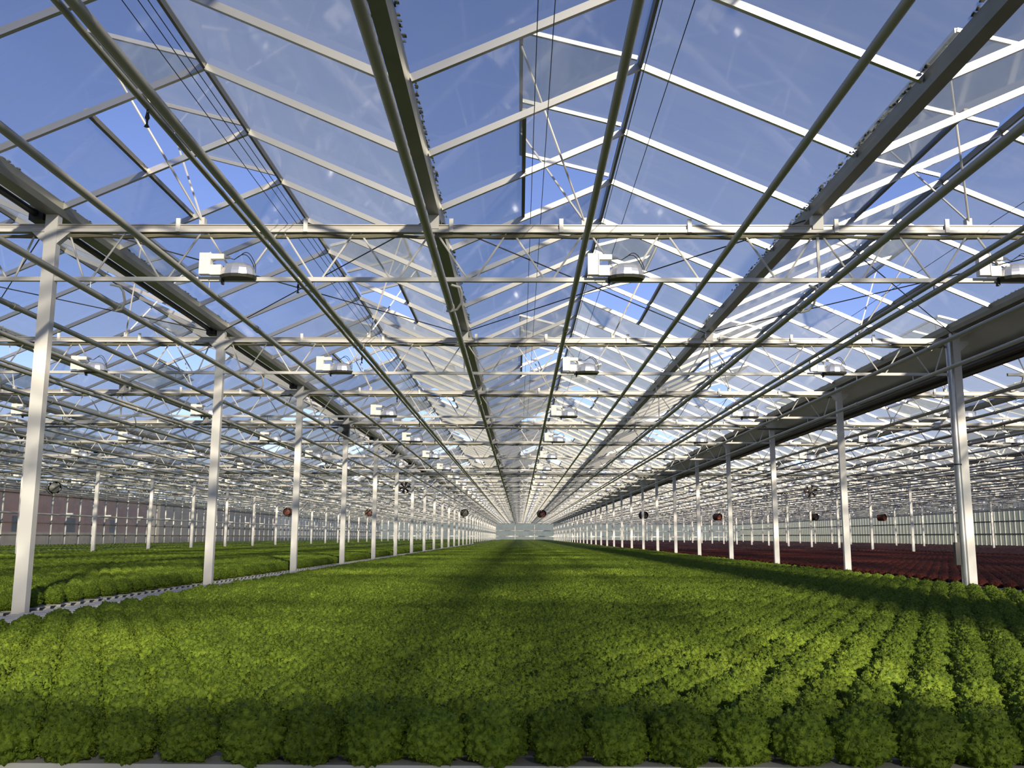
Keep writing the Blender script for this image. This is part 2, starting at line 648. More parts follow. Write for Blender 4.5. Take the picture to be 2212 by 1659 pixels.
vcache = {}
vrest_f, vrest_g = MB(), MB()
for i, (_, d, r, s, k) in enumerate(vents):
    key = (s, round(r[2] - r[0], 2))
    loc = Vector((r[1], YT(k), H_RIDGE))
    if i < 72:
        if key not in vcache:
            fr, gl, sl, rods, lug = vent_geo(r, s, True)
            vcache[key] = (fr.mesh('vent_frame', 'aluminium'), [g.mesh('vent_pane', 'glass_face') for g in gl],
                           sl.mesh('vent_sill', 'dark_rail'), [q.mesh('push_rod', 'white_steel', True) for q in rods],
                           lug.mesh('rod_bracket', 'white_steel'))
        fr, gl, sl, rods, lug = vcache[key]
        v = empty('roof_vent', loc, ceiling)
        put('vent_frame', fr, v)
        for g in gl:
            put('vent_pane', g, v)
        put('vent_sill', sl, v)
        for q in rods:
            put('push_rod', q, v)
        put('rod_bracket', lug, v)
    else:
        fr, gl, sl, rods, lug = vent_geo(r, s, False)
        for part, dst in [(fr, vrest_f), (sl, vrest_f), (gl[0], vrest_g), (gl[1], vrest_g)]:
            n = len(dst.v)
            dst.v += [tuple(Vector(p) + loc) for p in part.v]
            dst.f += [tuple(n + j for j in f) for f in part.f]
tag(put('distant_vent_frames', vrest_f.mesh('distant_vent_frames', 'aluminium'), ceiling), kind='stuff')
tag(put('distant_vent_panes', vrest_g.mesh('distant_vent_panes', 'glass_sheet'), ceiling), kind='stuff')

# ------------------------------------------------------------------ side walls and end wall
def glass_wall(name, label, ax, u0, u1, step, fixed, h, rails, pw, pane_step):
    """ax 'y': wall runs along depth at x=fixed; ax 'x': runs across at y=fixed"""
    w = tag(empty(name, (0, 0, 0)), label, 'wall', kind='structure')
    P = (lambda u, v, z: (fixed + v, u, z)) if ax == 'y' else (lambda u, v, z: (u, fixed + v, z))

    def bx(mb, ua, ub, va, vb, za, zb):
        p, q = P(ua, va, za), P(ub, vb, zb)
        mb.box(min(p[0], q[0]), max(p[0], q[0]), min(p[1], q[1]), max(p[1], q[1]), za, zb)
        return mb
    n = int(round((u1 - u0) / step))
    pm = bx(MB(), -pw / 2, pw / 2, -.05 - fixed * 0, .05, 0, h)
    pm = MB().box(*((-.05, .05, -pw / 2, pw / 2) if ax == 'y' else (-pw / 2, pw / 2, -.05, .05)), 0, h).mesh('wall_post', 'white_steel')
    for i in range(n + 1):
        u = u0 + i * step
        put('wall_post', pm, w, (fixed, u, 0) if ax == 'y' else (u, fixed, 0))
    for z, t, mt in rails:
        put('wall_rail', bx(MB(), u0, u1, -.07, .07, z - t / 2, z + t / 2).mesh('wall_rail', mt), w)
    m_ = int(round((u1 - u0) / pane_step))
    gm = MB().box(*((-.004, .004, .03, pane_step - .03) if ax == 'y' else (.03, pane_step - .03, -.004, .004)), .02, h).mesh('wall_pane', 'wall_glass')
    for i in range(m_):
        u = u0 + i * pane_step
        put('wall_pane', gm, w, (fixed, u, 0) if ax == 'y' else (u, fixed, 0))
    return w


HW = H_GUT_T
glass_wall('wall_left', 'long glass side wall with white posts and rails behind the left bench', 'y', YA, YB, 1.5, -19.2, HW,
           [(CAMZ - .02, .05, 'dark_rail'), (CAMZ + 1.9, .05, 'dark_rail'), (CAMZ + .55, .03, 'dark_rail')], .055, BAY)
glass_wall('wall_right', 'long glass side wall with close vertical bars behind the red lettuce', 'y', YA, YB, .75, 40.3, HW,
           [(CAMZ + .35, .06, 'dark_rail'), (CAMZ + 1.3, .04, 'dark_rail')], .06, BAY)
wb = glass_wall('wall_back', 'far glass end wall with horizontal rails beyond the benches', 'x', -19.2, 40.3 + .1, 3.2, YB + .1, HW,
                [(CAMZ + .05, .14, 'white_steel'), (CAMZ + .95, .12, 'white_steel'), (CAMZ + 2.3, .16, 'white_steel')], .10, 3.2)

glass_wall('wall_front', 'glass end wall behind the camera', 'x', -19.2, 40.3 + .1, 3.2, YA - .1, HW, [(CAMZ + .95, .12, 'white_steel')], .10, 3.2)
pw_ = tag(empty('wall_added_shade', (0, -1.6, 0)), 'hazy glass screen added unseen behind the camera to dim the front row', 'wall', kind='structure')  # added screen, never in view; partly shades the front lettuce row
pp = MB().box(.01, 1.19, -.004, .004, 0, 2.58).mesh('panel', 'shading_glass')
for i in range(16):
    put('panel', pp, pw_, (-4.8 + 1.2 * i, 0, 0))
put('rail', MB().box(-4.8, 14.4, -.03, .03, 2.58, 2.62).mesh('rail', 'white_steel'), pw_)
wp = tag(empty('wall_pipe', (-18.85, 0, CAMZ + .97)), 'pale horizontal pipe on posts along the left glass wall', 'pipe')
put('pipe', MB().tube([(0, YT(1), 0), (0, YB, 0)], .045, 10).mesh('pipe', 'white_steel', True), wp)
wbk = MB().box(-.33, .0, -.04, .04, -.1, .12).mesh('pipe_bracket', 'lamp_white')
for k in range(4, 28):
    put('pipe_bracket', wbk, wp, (0, YT(k), 0))

# ------------------------------------------------------------------ columns
CW, CD = 0.105, 0.075
shaft_me = MB().box(-CW / 2, CW / 2, -CD / 2, CD / 2, 0, H_GUT_B).mesh('shaft', 'column_paint')


def gusset_mesh(s):
    x0, x1 = s * CW / 2, s * (CW / 2 + .11)
    mb = MB()
    p = [(x0, -.03, H_CHORD_B - .10), (x1, -.03, H_CHORD_B - .0), (x1, -.03, H_CHORD_B + .035), (x0, -.03, H_CHORD_B + .035)]
    return mb.hexa(p + [(a, .03, c) for a, b, c in p]).mesh('gusset_plate', 'column_paint')


gus = [gusset_mesh(-1), gusset_mesh(1)]
foot_me = MB().box(-.11, .11, -.11, .11, 0, .015).mesh('base_plate', 'column_paint')
for rx, rn in ROWS:
    n = 0
    for k in range(K0, K1):
        y = YT(k)
        seen = any(in_frame(rx, y, z, pad=10) for z in (CAMZ - .5, CAMZ + .5, CAMZ + 1.5, CAMZ + 2.4))
        if k < -2:
            continue
        if not seen and (k > 0 or rx not in (0.0, 9.6)):
            continue
        c = empty('steel_column', (rx, y, 0))
        if seen:
            n += 1
            lab = f'white steel column, {ORD[n - 1]} from the camera in the {rn}'
            if rx == 9.6 and n == 1:
                lab = 'white steel column carrying a galvanised downpipe, nearest on the right'
            tag(c, lab, 'column', 'columns in the ' + rn)
        else:
            tag(c, f'white column out of view by the camera, {rn}, {ORD[k + 2]}', 'column', 'columns out of view')
        put('shaft', shaft_me, c)
        for g in gus:
            put('gusset_plate', g, c)
        if k < 6:
            put('base_plate', foot_me, c)
        if rx == 9.6 and k == 1:
            dp = MB().tube([(-.085, -.02, .3), (-.085, -.02, H_CHORD_T)], .045, 14).mesh('downpipe', 'galvanised', True)
            d_ = tag(put('downpipe', dp, c), 'dull galvanised steel downpipe')
            clip = MB().lathe([(.05, -.008), (.05, .008), (.044, .008), (.044, -.008), (.05, -.008)], 14).mesh('pipe_clip', 'black_plastic')
            put('pipe_clip', clip, d_, (-.085, -.02, CAMZ + .93))
            put('meter_box', MB().box(-.19, -.12, -.03, .03, CAMZ - .33, CAMZ - .05).mesh('meter_box', 'black_plastic'), c)

# ------------------------------------------------------------------ lattice girders
def girder_parts(w):
    top = MB()
    y0, y1 = -.03, .03
    # channel shaped chord: web, lower flange lip and a thin upper lip
    top.prism_y([(0, 0)] * 0 + [], 0, 1) if False else None
    top.box(CW / 2, w - CW / 2, -.02, .025, H_CHORD_B, H_CHORD_T)
    lip = MB().box(CW / 2, w - CW / 2, -.038, -.02, H_CHORD_B, H_CHORD_B + .026)
    lip2 = MB().box(CW / 2, w - CW / 2, -.03, -.02, H_CHORD_T - .008, H_CHORD_T)
    bot = MB().box(CW / 2, w - CW / 2, -.018, .018, H_BOT - .0175, H_BOT + .0175)
    diags = []
    n = 15
    p = w / n
    for i in range(n):
        xa, xm, xb = i * p + .03, (i + .5) * p, (i + 1) * p - .03
        if i == 0:
            xa = CW / 2 + .09
        if i == n - 1:
            xb = w - CW / 2 - .09
        diags.append(((xa, 0, H_CHORD_B), (xm - .03, 0, H_BOT)))
        diags.append(((xm + .03, 0, H_BOT), (xb, 0, H_CHORD_B)))
    verts = [w / 3, 2 * w / 3]
    return top, lip, lip2, bot, diags, verts


def screen_mesh(w, seed):
    """rolled shade cloth slung under the top chord, gathered unevenly"""
    rr = random.Random(seed)
    path, rad = [], []
    nn = int(w / .16)
    for i in range(nn + 1):
        x = .13 + (w - .26) * i / nn
        sag = .006 * math.sin(i * 1.57) + rr.uniform(-.003, .003)
        path.append((x, .012, H_CHORD_B - .022 + sag))
        rad.append(.020 + .006 * math.sin(i * 1.57 + 1) + rr.uniform(-.002, .003))
    return MB().tube(path, rad, 8).mesh('rolled_screen', 'screen_roll', True)


GW = {}
for w in (9.6, 9.8):
    top, lip, lip2, bot, diags, verts = girder_parts(w)
    far = MB()
    for q in (top, bot):
        n = len(far.v)
        far.v += q.v
        far.f += [tuple(n + j for j in f) for f in q.f]
    web = MB()
    for a, b in diags:
        web.bar(a, b, .016, .016, up=(0, 1, 0))
    chord = MB()
    chord.v, chord.f = list(top.v), list(top.f)
    for q in (lip, lip2):
        n = len(chord.v)
        chord.v += q.v
        chord.f += [tuple(n + j for j in f) for f in q.f]
    br = MB().box(-.017, .017, -.048, -.03, H_CHORD_B + .0, H_CHORD_T + .045)
    stub = MB().box(-.045, .045, -.04, .04, H_CHORD_B + .03, H_GUT_B)
    fl = MB()
    for q in (lip, lip2):
        n = len(fl.v)
        fl.v += q.v
        fl.f += [tuple(n + j for j in f) for f in q.f]
    GW[w] = dict(top=top.mesh('top_chord', 'chord_tan'), lip=lip.mesh('flange', 'white_steel'), lip2=lip2.mesh('upper_lip', 'chord_tan'), bot=bot.mesh('bottom_chord', 'white_steel'),
                 topf=top.mesh('top_chord', 'white_steel'),
                 web=web.mesh('web', 'white_steel'), diags=[MB().tube([a, b], .0085, 6).mesh('diagonal', 'white_steel', True) for a, b in diags],
                 br=br.mesh('bracket', 'lamp_white'), stub=stub.mesh('gutter_post', 'white_steel'),
                 vert=MB().box(-.011, .011, -.011, .011, H_BOT, H_CHORD_B).mesh('vertical', 'white_steel'),
                 roll=[screen_mesh(w, 3 + j) for j in range(2)], verts=verts)
for si, (x0, w) in enumerate(SPANS):
    G = GW[w]
    n = 0
    for k in range(K0, K1):
        y = YT(k)
        seen = any(in_frame(x0 + t * w, y, H_CHORD_B, pad=0) for t in (0, .2, .4, .6, .8, 1))
        if not seen and not (k < 0 and si in (1, 2, 3)):
            continue
        g = empty('lattice_girder', (x0, y, 0))
        if seen:
            n += 1
            tag(g, f'white lattice roof girder, {ORD[n - 1]} from the camera across the {SPAN_NAME[si]}', 'girder',
                'lattice girders across the ' + SPAN_NAME[si])
        else:
            tag(g, f'white lattice roof girder behind the camera over the {SPAN_NAME[si]}, {ORD[-k - 1]} back', 'girder', 'girders out of view')
        near = seen and k <= 2
        put('top_chord', G['top'] if k < 8 else G['topf'], g)
        put('bottom_chord', G['bot'], g)
        if k < 8:
            put('flange', G['lip'], g)
        if near:
            put('upper_lip', G['lip2'], g)
            for d in G['diags']:
                put('diagonal', d, g)
            for v in G['verts']:
                put('vertical', G['vert'], g, (v, 0, 0))
        else:
            tag(put('web', G['web'], g), kind='stuff')
        if k < 12:
            put('rolled_screen', G['roll'][k % 2], g)
        if 0 <= k < 8:
            for v in G['verts']:
                put('gutter_post', G['stub'], g, (v, 0, 0))
            for i in range(3):
                for dx in (.15, w / 9, 2 * w / 9):
                    if i == 0 and dx == .15:
                        continue
                    put('bracket', G['br'], g, (i * w / 3 + dx, 0, 0))

# ------------------------------------------------------------------ lamps
def lamp_parts():
    P = []
    z0 = H_BOT + .0175
    P.append(('ballast_box', MB().box(-.30, -.212, -.075, -.012, z0 + .005, z0 + .185).mesh('ballast_box', 'lamp_white')))
    P.append(('box_lid', MB().box(-.213, -.205, -.082, -.008, z0 + .0, z0 + .188).mesh('box_lid', 'lamp_white')))
    P.append(('arm', MB().box(-.205, -.10, -.07, -.02, z0 + .135, z0 + .178).mesh('arm', 'lamp_white')))
    P.append(('connector', MB().tube([(-.10, -.045, z0 + .155), (-.05, -.045, z0 + .15)], [.018, .010], 8).mesh('connector', 'galvanised', True)))
    P.append(('socket_box', MB().box(-.205, -.12, -.07, -.015, z0 + .0, z0 + .085).mesh('socket_box', 'lamp_white')))
    dome = MB()
    prof = []
    segs = 14
    n0 = 0
    for t in range(7):
        a = t / 6 * math.pi / 2
        prof.append((math.cos(a), math.sin(a)))
    for c, s_ in prof:
        for q in range(segs):
            an = 2 * math.pi * q / segs
            dome.v.append((.02 + (.145 * c ** .6 if c > .01 else .0) * math.cos(an), -.045 + .10 * (c ** .6 if c > .01 else 0) * math.sin(an), z0 - .008 + .112 * s_))
    for i in range(6):
        for q in range(segs):
            q2 = (q + 1) % segs
            dome.f.append((i * segs + q, i * segs + q2, (i + 1) * segs + q2, (i + 1) * segs + q))
    P.append(('reflector', dome.mesh('reflector', 'reflector')))
    rim = MB()
    ring = [(.02 + .155 * math.cos(2 * math.pi * q / segs), -.045 + .108 * math.sin(2 * math.pi * q / segs)) for q in range(segs)]
    rim.v = [(x, y, z0 - .008) for x, y in ring] + [(.02 + (x - .02) * .9, -.045 + (y + .045) * .9, z0 - .032) for x, y in ring]
    rim.f = [(q, (q + 1) % segs, segs + (q + 1) % segs, segs + q) for q in range(segs)] + [tuple(range(segs)), tuple(range(segs, 2 * segs))[::-1]]
    P.append(('reflector_rim', rim.mesh('reflector_rim', 'reflector_inside')))

    def arc(rad, lift, off):
        pts = [(-.055, -.045, z0 + .145), (-.02, -.045, z0 + .135)]
        for t in range(9):
            u = t / 8
            pts.append((.02 + .13 * u + off, -.05, z0 + .15 + lift * math.sin(math.pi * (u * .75 + .1)) - .10 * u ** 2.2))
        pts.append((.15 + off, -.045, z0 + .02))
        return MB().tube(pts, rad, 6).mesh('cable', 'cable_black', True)
    P.append(('cable', arc(.0035, .04, 0.0)))
    P.append(('cable', arc(.0035, .06, .012)))
    P.append(('mount_clip', MB().box(-.13, -.112, -.02, .02, z0 - .065, z0).mesh('mount_clip', 'black_plastic')))
    return P


LP = lamp_parts()
# the same fixture in one piece for the far rows
lf = MB()
z0 = H_BOT + .0175
lf.box(-.30, -.205, -.08, -.012, z0, z0 + .185)
lf2 = MB().box(-.205, -.10, -.07, -.02, z0 + .135, z0 + .178)
lamps = []
for si, (x0, w) in enumerate(SPANS):
    for i in range(3):
        rx = x0 + w * (i + .5) / 3
        n = 0
        for k in range(0, K1):
            if in_frame(rx - .1, YT(k), H_BOT, pad=60):
                n += 1
                lamps.append((dist_cam((rx, YT(k), H_BOT)), si, i, k, n, rx))
lamps.sort()
far_box, far_ref = MB(), MB()
RN = ['left', 'middle', 'right']
for j, (d, si, i, k, n, rx) in enumerate(lamps):
    if j < 290:
        a = tag(empty('grow_lamp', (rx - .02, YT(k) - .02, 0)),
                f'white grow lamp under {RN[i]} ridge of {SPAN_NAME[si]}, {ORD[n - 1]} from the camera', 'lamp',
                'grow lamps on the girders')
        parts = LP if d < 32 else [p for p in LP if p[0] in ('ballast_box', 'arm', 'socket_box', 'reflector')]
        made = {}
        for nm, me in parts:
            made[nm] = put(nm, me, made.get({'reflector_rim': 'reflector', 'box_lid': 'ballast_box', 'connector': 'arm'}.get(nm), a))
    else:
        o = Vector((rx - .02, YT(k) - .02, 0))
        for src, dst in ((lf, far_box), (lf2, far_box)):
            b = len(dst.v)
            dst.v += [tuple(Vector(p) + o) for p in src.v]
            dst.f += [tuple(b + q for q in f) for f in src.f]
        far_ref.hexa([tuple(o + Vector(p)) for p in [(-.12, -.14, z0), (.16, -.14, z0), (.16, .05, z0), (-.12, .05, z0),
                                                    (-.06, -.1, z0 + .1), (.1, -.1, z0 + .1), (.1, .01, z0 + .1), (-.06, .01, z0 + .1)]])
fl = tag(empty('distant_grow_lamps'), 'rows of tiny white grow lamps at the far end', 'lamps', kind='stuff')
tag(put('lamp_boxes', far_box.mesh('lamp_boxes', 'lamp_white'), fl), kind='stuff')
tag(put('lamp_reflectors', far_ref.mesh('lamp_reflectors', 'reflector'), fl), kind='stuff')

# ------------------------------------------------------------------ pipes along the bays
PIPES = [(.35, .027), (1.34, .025), (2.225, .0255), (3.31, .030), (4.37, .0225), (5.385, .0225), (6.395, .0275), (7.34, .025), (8.30, .025), (9.03, .025)]
PAIR = {2: (-.064, .0155, .03), 7: (-.03, .02, .062)}    # a thinner line beside these pipes
PNAME = ['beside the left columns', 'left of the left ridge', 'right of the left ridge', 'under the left valley gutter',
         'left of the centre ridge', 'right of the centre ridge', 'under the right valley gutter', 'left of the right ridge',
         'right of the right ridge', 'beside the right columns']
coup = {}
for si, (x0, w) in enumerate(SPANS):
    sc = w / 9.6
    for i, (px, r) in enumerate(PIPES):
        p = tag(empty('heating_pipe', (x0 + px * sc, 0, H_PIPE)),
                f'long grey heating pipe {PNAME[i]} in the {SPAN_NAME[si]}', 'pipe', 'overhead pipes in the ' + SPAN_NAME[si])
        if ('p', r) not in coup:
            coup[('p', r)] = MB().tube([(0, YA + 8, 0), (0, YB, 0)], r, 12).mesh('pipe', 'pipe_paint', True)
            coup[('c', r)] = MB().tube([(0, -.045, 0), (0, .045, 0)], r * 1.22, 12).mesh('coupling', 'pipe_paint', True)
            coup[('h', r)] = MB().tube([(0, 0, r), (0, 0, H_BOT - H_PIPE + .0)], .006, 6).mesh('hanger', 'galvanised', True)
        put('pipe', coup[('p', r)], p)
        if si in (1, 2, 3):
            for q in range(4):
                put('coupling', coup[('c', r)], p, (0, YT(0) + .55 + 6.0 * q + (i % 3) * .9, 0))
            for k in range(0, 6):
                put('hanger', coup[('h', r)], p, (0, YT(k), 0))
        if i in (0, 3, 6) and si in (1, 2, 3):
            # bent tube bracket from the pipe up to the next crossing
            if 'hook' not in coup:
                pts = [(-.035, .10, -.035), (.0, .10, -.042), (.06, .08, -.03), (.10, .04, .02), (.105, -.02, .10), (.09, -.06, .135), (.02, -.10, .145)]
                coup['hook'] = MB().tube(pts, .011, 8).mesh('pipe_hook', 'white_steel', True)
            for k in range(0, 5):
                put('pipe_hook', coup['hook'], p, (0, YT(k) + .42, 0))
        if i in PAIR:
            dx, pr, dz = PAIR[i]
            if ('p', pr) not in coup:
                coup[('p', pr)] = MB().tube([(0, YA + 8, 0), (0, YB, 0)], pr, 10).mesh('pipe', 'pipe_paint', True)
            s_ = tag(empty('irrigation_line', (x0 + px * sc + dx * (1 if i == 2 else 1), 0, H_PIPE + dz * (0 if i == 2 else 1))),
                     f'thinner irrigation line beside the pipe {PNAME[i]} in {SPAN_NAME[si]}', 'pipe', 'irrigation lines')
            put('pipe', coup[('p', pr)], s_)
            if i == 2 and si in (1, 2, 3):
                if 'noz' not in coup:
                    coup['noz'] = MB().lathe([(.001, -.095), (.013, -.094), (.005, -.08), (.006, -.06), (.012, -.05), (.008, -.03), (.006, -.015), (.006, .0)], 8).mesh('nozzle', 'cable_black', True)
                for q in range(6):
                    put('nozzle', coup['noz'], s_, (0, 4.15 + 3.05 * q, -.005))
# black lines beside the gutters on the column rows, and the bundle under the wide gutter
for (bx, bz, br, lb) in [(-.14, CAMZ + 2.66, .03, 'black water line beside the gutter over the left column row'),
                         (-9.74, CAMZ + 2.66, .03, 'black water line beside the gutter over the second left column row'),
                         (9.94, CAMZ + 2.28, .05, 'thick black pipe under the wide valley gutter, nearer one'),
                         (10.10, CAMZ + 2.25, .05, 'thick black pipe under the wide valley gutter, farther one')]:
    me = MB().tube([(bx, -8, bz), (bx, YB, bz)], br, 10).mesh('water_pipe', 'black_plastic', True)
    w_ = tag(empty('water_pipe', (0, 0, 0)), lb, 'pipe', 'black water pipes')
    put('pipe', me, w_)
    if bx < 0:
        jb = MB().box(-.07, .05, -.05, .09, -.06, .07).mesh('junction_box', 'black_plastic')
        for k in range(0, 9):
            put('junction_box', jb, w_, (bx + .02, YT(k), bz))

# ------------------------------------------------------------------ wires and bracing
for lb, wx, wz in [('left of the left ridge', CX - 1.98, CAMZ + 2.62), ('middle of three left of the left ridge', CX - 1.90, CAMZ + 2.62),
                   ('innermost of three by the left ridge', CX - 1.85, CAMZ + 2.62), ('left of the two near the centre', CX + .085, CAMZ + 2.62),
                   ('right of the two near the centre', CX + .17, CAMZ + 2.62), ('left of the two right of the centre ridge', CX + .70, CAMZ + 2.62),
                   ('right of the two right of the centre ridge', CX + .86, CAMZ + 2.62), ('right of the right valley gutter', CX + 4.0, CAMZ + 2.64)]:
    me = MB().tube([(wx, -3, wz), (wx, YT(20), wz)], .0028, 5).mesh('steel_wire', 'cable_black', True)
    tag(put('steel_wire', me), 'thin dark steel wire along the roof, ' + lb, 'wire', 'thin wires along the roof')
for si in (1, 2, 3):
    x0, w = SPANS[si]
    for i in range(3):
        a, b = x0 + w * i / 3, x0 + w * (i + 1) / 3
        for q, (xa, xb) in enumerate(((a, b), (b, a))):
            z = H_CHORD_T + .05 + .03 * q
            br = tag(empty('brace_cable', (xa, YT(0), z)),
                     f'dark brace cable {"from" if q == 0 else "back to"} {ORD[i]} valley of the {SPAN_NAME[si]}, behind nearest girder', 'cable', 'roof brace cables')
            dv = Vector((xb - xa, BAY, 0))
            put('rod', MB().tube([dv * .02, dv * .98], .006, 6).mesh('rod', 'cable_black', True), br)
            put('turnbuckle', MB().tube([dv * .07, dv * .075, dv * .1, dv * .105], [.006, .013, .013, .006], 6).mesh('turnbuckle', 'cable_black', True), br)
me = MB().tube([(-9.5, YT(3) - .06, CAMZ + 2.41), (19.8, YT(3) - .06, CAMZ + 2.41)], .022, 10).mesh('drive_shaft', 'dark_rail', True)
tag(put('drive_shaft', me), 'dark vent drive shaft along the fourth girder', 'shaft')
me = MB().tube([(-19, YT(6) - .08, CAMZ + 2.27), (39, YT(6) - .08, CAMZ + 2.27)], .05, 10).mesh('cross_duct', 'gutter_metal', True)
tag(put('cross_duct', me), 'grey cross duct along the seventh girder', 'duct')
mo = tag(empty('drive_motor', (0, YT(3) - .06, CAMZ + 2.34)), 'black drive motor with silver cap on the fourth left column', 'motor')
put('gear_housing', MB().box(-.10, .10, -.14, .0, -.14, .13).mesh('gear_housing', 'black_plastic'), mo)
put('motor_body', MB().lathe([(.001, -.26), (.06, -.255), (.07, -.24), (.07, -.13)], 14, 'y', (-.07, 0, .0)).mesh('motor_body', 'galvanised', True), mo)
put('cable', MB().tube([(-.1, -.1, -.1), (-.14, -.1, -.2), (-.11, -.1, -.3), (-.05, -.04, -.34)], .008, 6).mesh('cable', 'cable_black', True), mo)

# ------------------------------------------------------------------ circulation fans
def fan(x, y, z, r, length, rotz, m_, lab, spokes=True):
    f = tag(empty('circulation_fan', (x, y, z)), lab, 'fan', 'circulation fans')
    f.rotation_euler = (0, 0, rotz)
    put('housing', MB().lathe([(r, -length / 2), (r, length / 2), (r * .94, length / 2), (r * .94, -length / 2), (r, -length / 2)], 22, 'y').mesh('housing', m_, True), f)
    hub = put('hub', MB().lathe([(.001, -.09), (.06, -.085), (.075, -.05), (.075, .05), (.001, .06)] if spokes else [(.001, -length / 2 + .03), (r * .7, -length / 2 + .05), (r * .8, .05), (.001, .08)], 14, 'y').mesh('hub', 'fan_dark' if spokes else m_, True), f)
    bl = MB().hexa([(-.018, -.02, .05), (.018, .02, .05), (.05, .035, r * .9), (-.05, -.03, r * .9),
                    (-.018, -.01, .05), (.018, .03, .05), (.05, .045, r * .9), (-.05, -.02, r * .9)]).mesh('blade', 'fan_dark')
    for q in range(6):
        b = put('blade', bl, hub)
        b.rotation_euler = (0, q * math.pi / 3 + .3, 0)
    if spokes:
        g = MB()
        for q in range(6):
            a = q * math.pi / 3
            g.bar((.05 * math.cos(a), -length / 2, .05 * math.sin(a)), (r * math.cos(a), -length / 2, r * math.sin(a)), .016, .016, up=(0, 1, 0))
        tag(put('guard_spokes', g.mesh('guard_spokes', 'fan_dark'), f), kind='stuff')
    top = H_BOT - z
    put('hanger', MB().bar((0, 0, r), (0, 0, max(top + .012, r + .02)), .012, .012, up=(0, 1, 0)).mesh('hanger', 'galvanised'), f)
    pts = [(r * .6, 0, r * .8)] + [(r * .6 + 1.1 * t, 0, r * .8 - .55 * math.sin(math.pi * t) * .6 + (top - r * .8) * t) for t in (.15, .3, .45, .6, .75, .9, 1)]
    put('cable', MB().tube(pts, .012, 6).mesh('cable', 'cable_black', True), f)
    return f


DK, BR = 'fan_dark', 'fan_brown'
fan(CX - 4.22, YT(6), CAMZ + 1.76, .22, .12, 0.1, DK, 'open black circulation fan with six spokes by the left columns')
fan(CX + 10.65, YT(6), CAMZ + 1.68, .25, .10, -.3, DK, 'open black circulation fan with six spokes above the red lettuce')
fan(CX - 17.15, YT(6), CAMZ + 1.70, .25, .42, .55, 'gutter_metal', 'pale drum circulation fan over the left bench', False)
for px, py, y, lab in [(622, 1106, YT(12), 'brown drum fan hanging left of the third left column'), (797, 1108, YT(13), 'brown drum fan between the fourth and fifth left columns'),
                       (1003, 1108, YT(13), 'small dark drum fan behind the far left columns'), (1170, 1110, YT(13), 'round brown drum fan hanging over the middle bench at far end'),
                       (1390, 1113, YT(14), 'small dark drum fan behind the far right columns'), (1550, 1117, YT(15), 'reddish brown drum fan over red lettuce, left of three'),
                       (1758, 1117, YT(15), 'dark drum fan over red lettuce below the spoked fan'), (1905, 1118, YT(15), 'brown drum fan over red lettuce, rightmost in view')]:
    v = AX.T @ np.array([(px - 1106) / FPX, (829.5 - py) / FPX, 1.0])
    t = y / v[2]
    fan(CX + v[0] * t, y, CAMZ + v[1] * t, .27, .55, (px - 1122) / 2000 + .25, BR if 'brown' in lab else DK, lab, False)

# ------------------------------------------------------------------ benches: growing channels
DX, DY, YF = 0.165, 0.184, 2.66
NROW = int((YB - 1.0 - YF) / DY)
GX0, GX1 = 0.06, 9.40            # middle bench
prof = [(-.052, 0), (.052, 0), (.058, .046), (.05, .058), (-.05, .058), (-.058, .046)]


def channel_mesh(x0, x1):
    mb = MB()
    n = len(prof)
    mb.v = [(x0, a, b) for a, b in prof] + [(x1, a, b) for a, b in prof]
    mb.f = [(i, (i + 1) % n, n + (i + 1) % n, n + i) for i in range(n)] + [tuple(range(n))[::-1], tuple(range(n, 2 * n))]
    return mb


ch_me = channel_mesh(GX0, GX1).mesh('growing_channel', 'channel_white')
for i in range(120):
    lab = 'white growing channel at the very front of the middle bench' if i == 0 else \
          f'white growing channel under the green lettuce, {i + 1}th back from the front edge'
    if i in (1, 2):
        lab = f'white growing channel under the green lettuce, {ORD[i]} back from the front edge'
    if i > 2:
        e = i + 1
        suf = 'th' if 10 <= e % 100 <= 20 else {1: 'st', 2: 'nd', 3: 'rd'}.get(e % 10, 'th')
        lab = f'white growing channel under the green lettuce, {e}{suf} back from the front edge'
    tag(put('growing_channel', ch_me, None, (0, YF + i * DY, H_BENCH - .058)), lab, 'channel', 'growing channels of the middle bench')
tmpl = channel_mesh(0, 1)
tv, tf = np.array(tmpl.v), [f for f in tmpl.f if len(f) == 4]
tf = np.array(tf)
vv, ff = [], []
cnt = 0
BENCHES = [(-19.0, -9.66, 16), (-9.45, -.06, 4.0), (GX0, GX1, None), (9.72, 19.8, 6.0), (20.3, 29.8, 18), (30.3, 40.0, 30)]
for x0, x1, ystart in BENCHES:
    ys = YF + DY * np.arange(NROW)
    ys = ys[120:] if ystart is None else ys[ys > ystart]
    base = np.empty((len(ys), len(tv), 3))
    base[:, :, 0] = x0 + (x1 - x0) * tv[:, 0]
    base[:, :, 1] = ys[:, None] + tv[:, 1]
    base[:, :, 2] = H_BENCH - .058 + tv[:, 2]
    vv.append(base.reshape(-1, 3))
    ff.append((tf[None] + cnt + (np.arange(len(ys)) * len(tv))[:, None, None]).reshape(-1, 4))
    cnt += len(ys) * len(tv)
o = put('distant_growing_channels', np_mesh('distant_growing_channels', np.concatenate(vv), np.concatenate(ff), 'channel_white', False))
tag(o, 'rows of white growing channels under the distant lettuce', 'channels', kind='stuff')
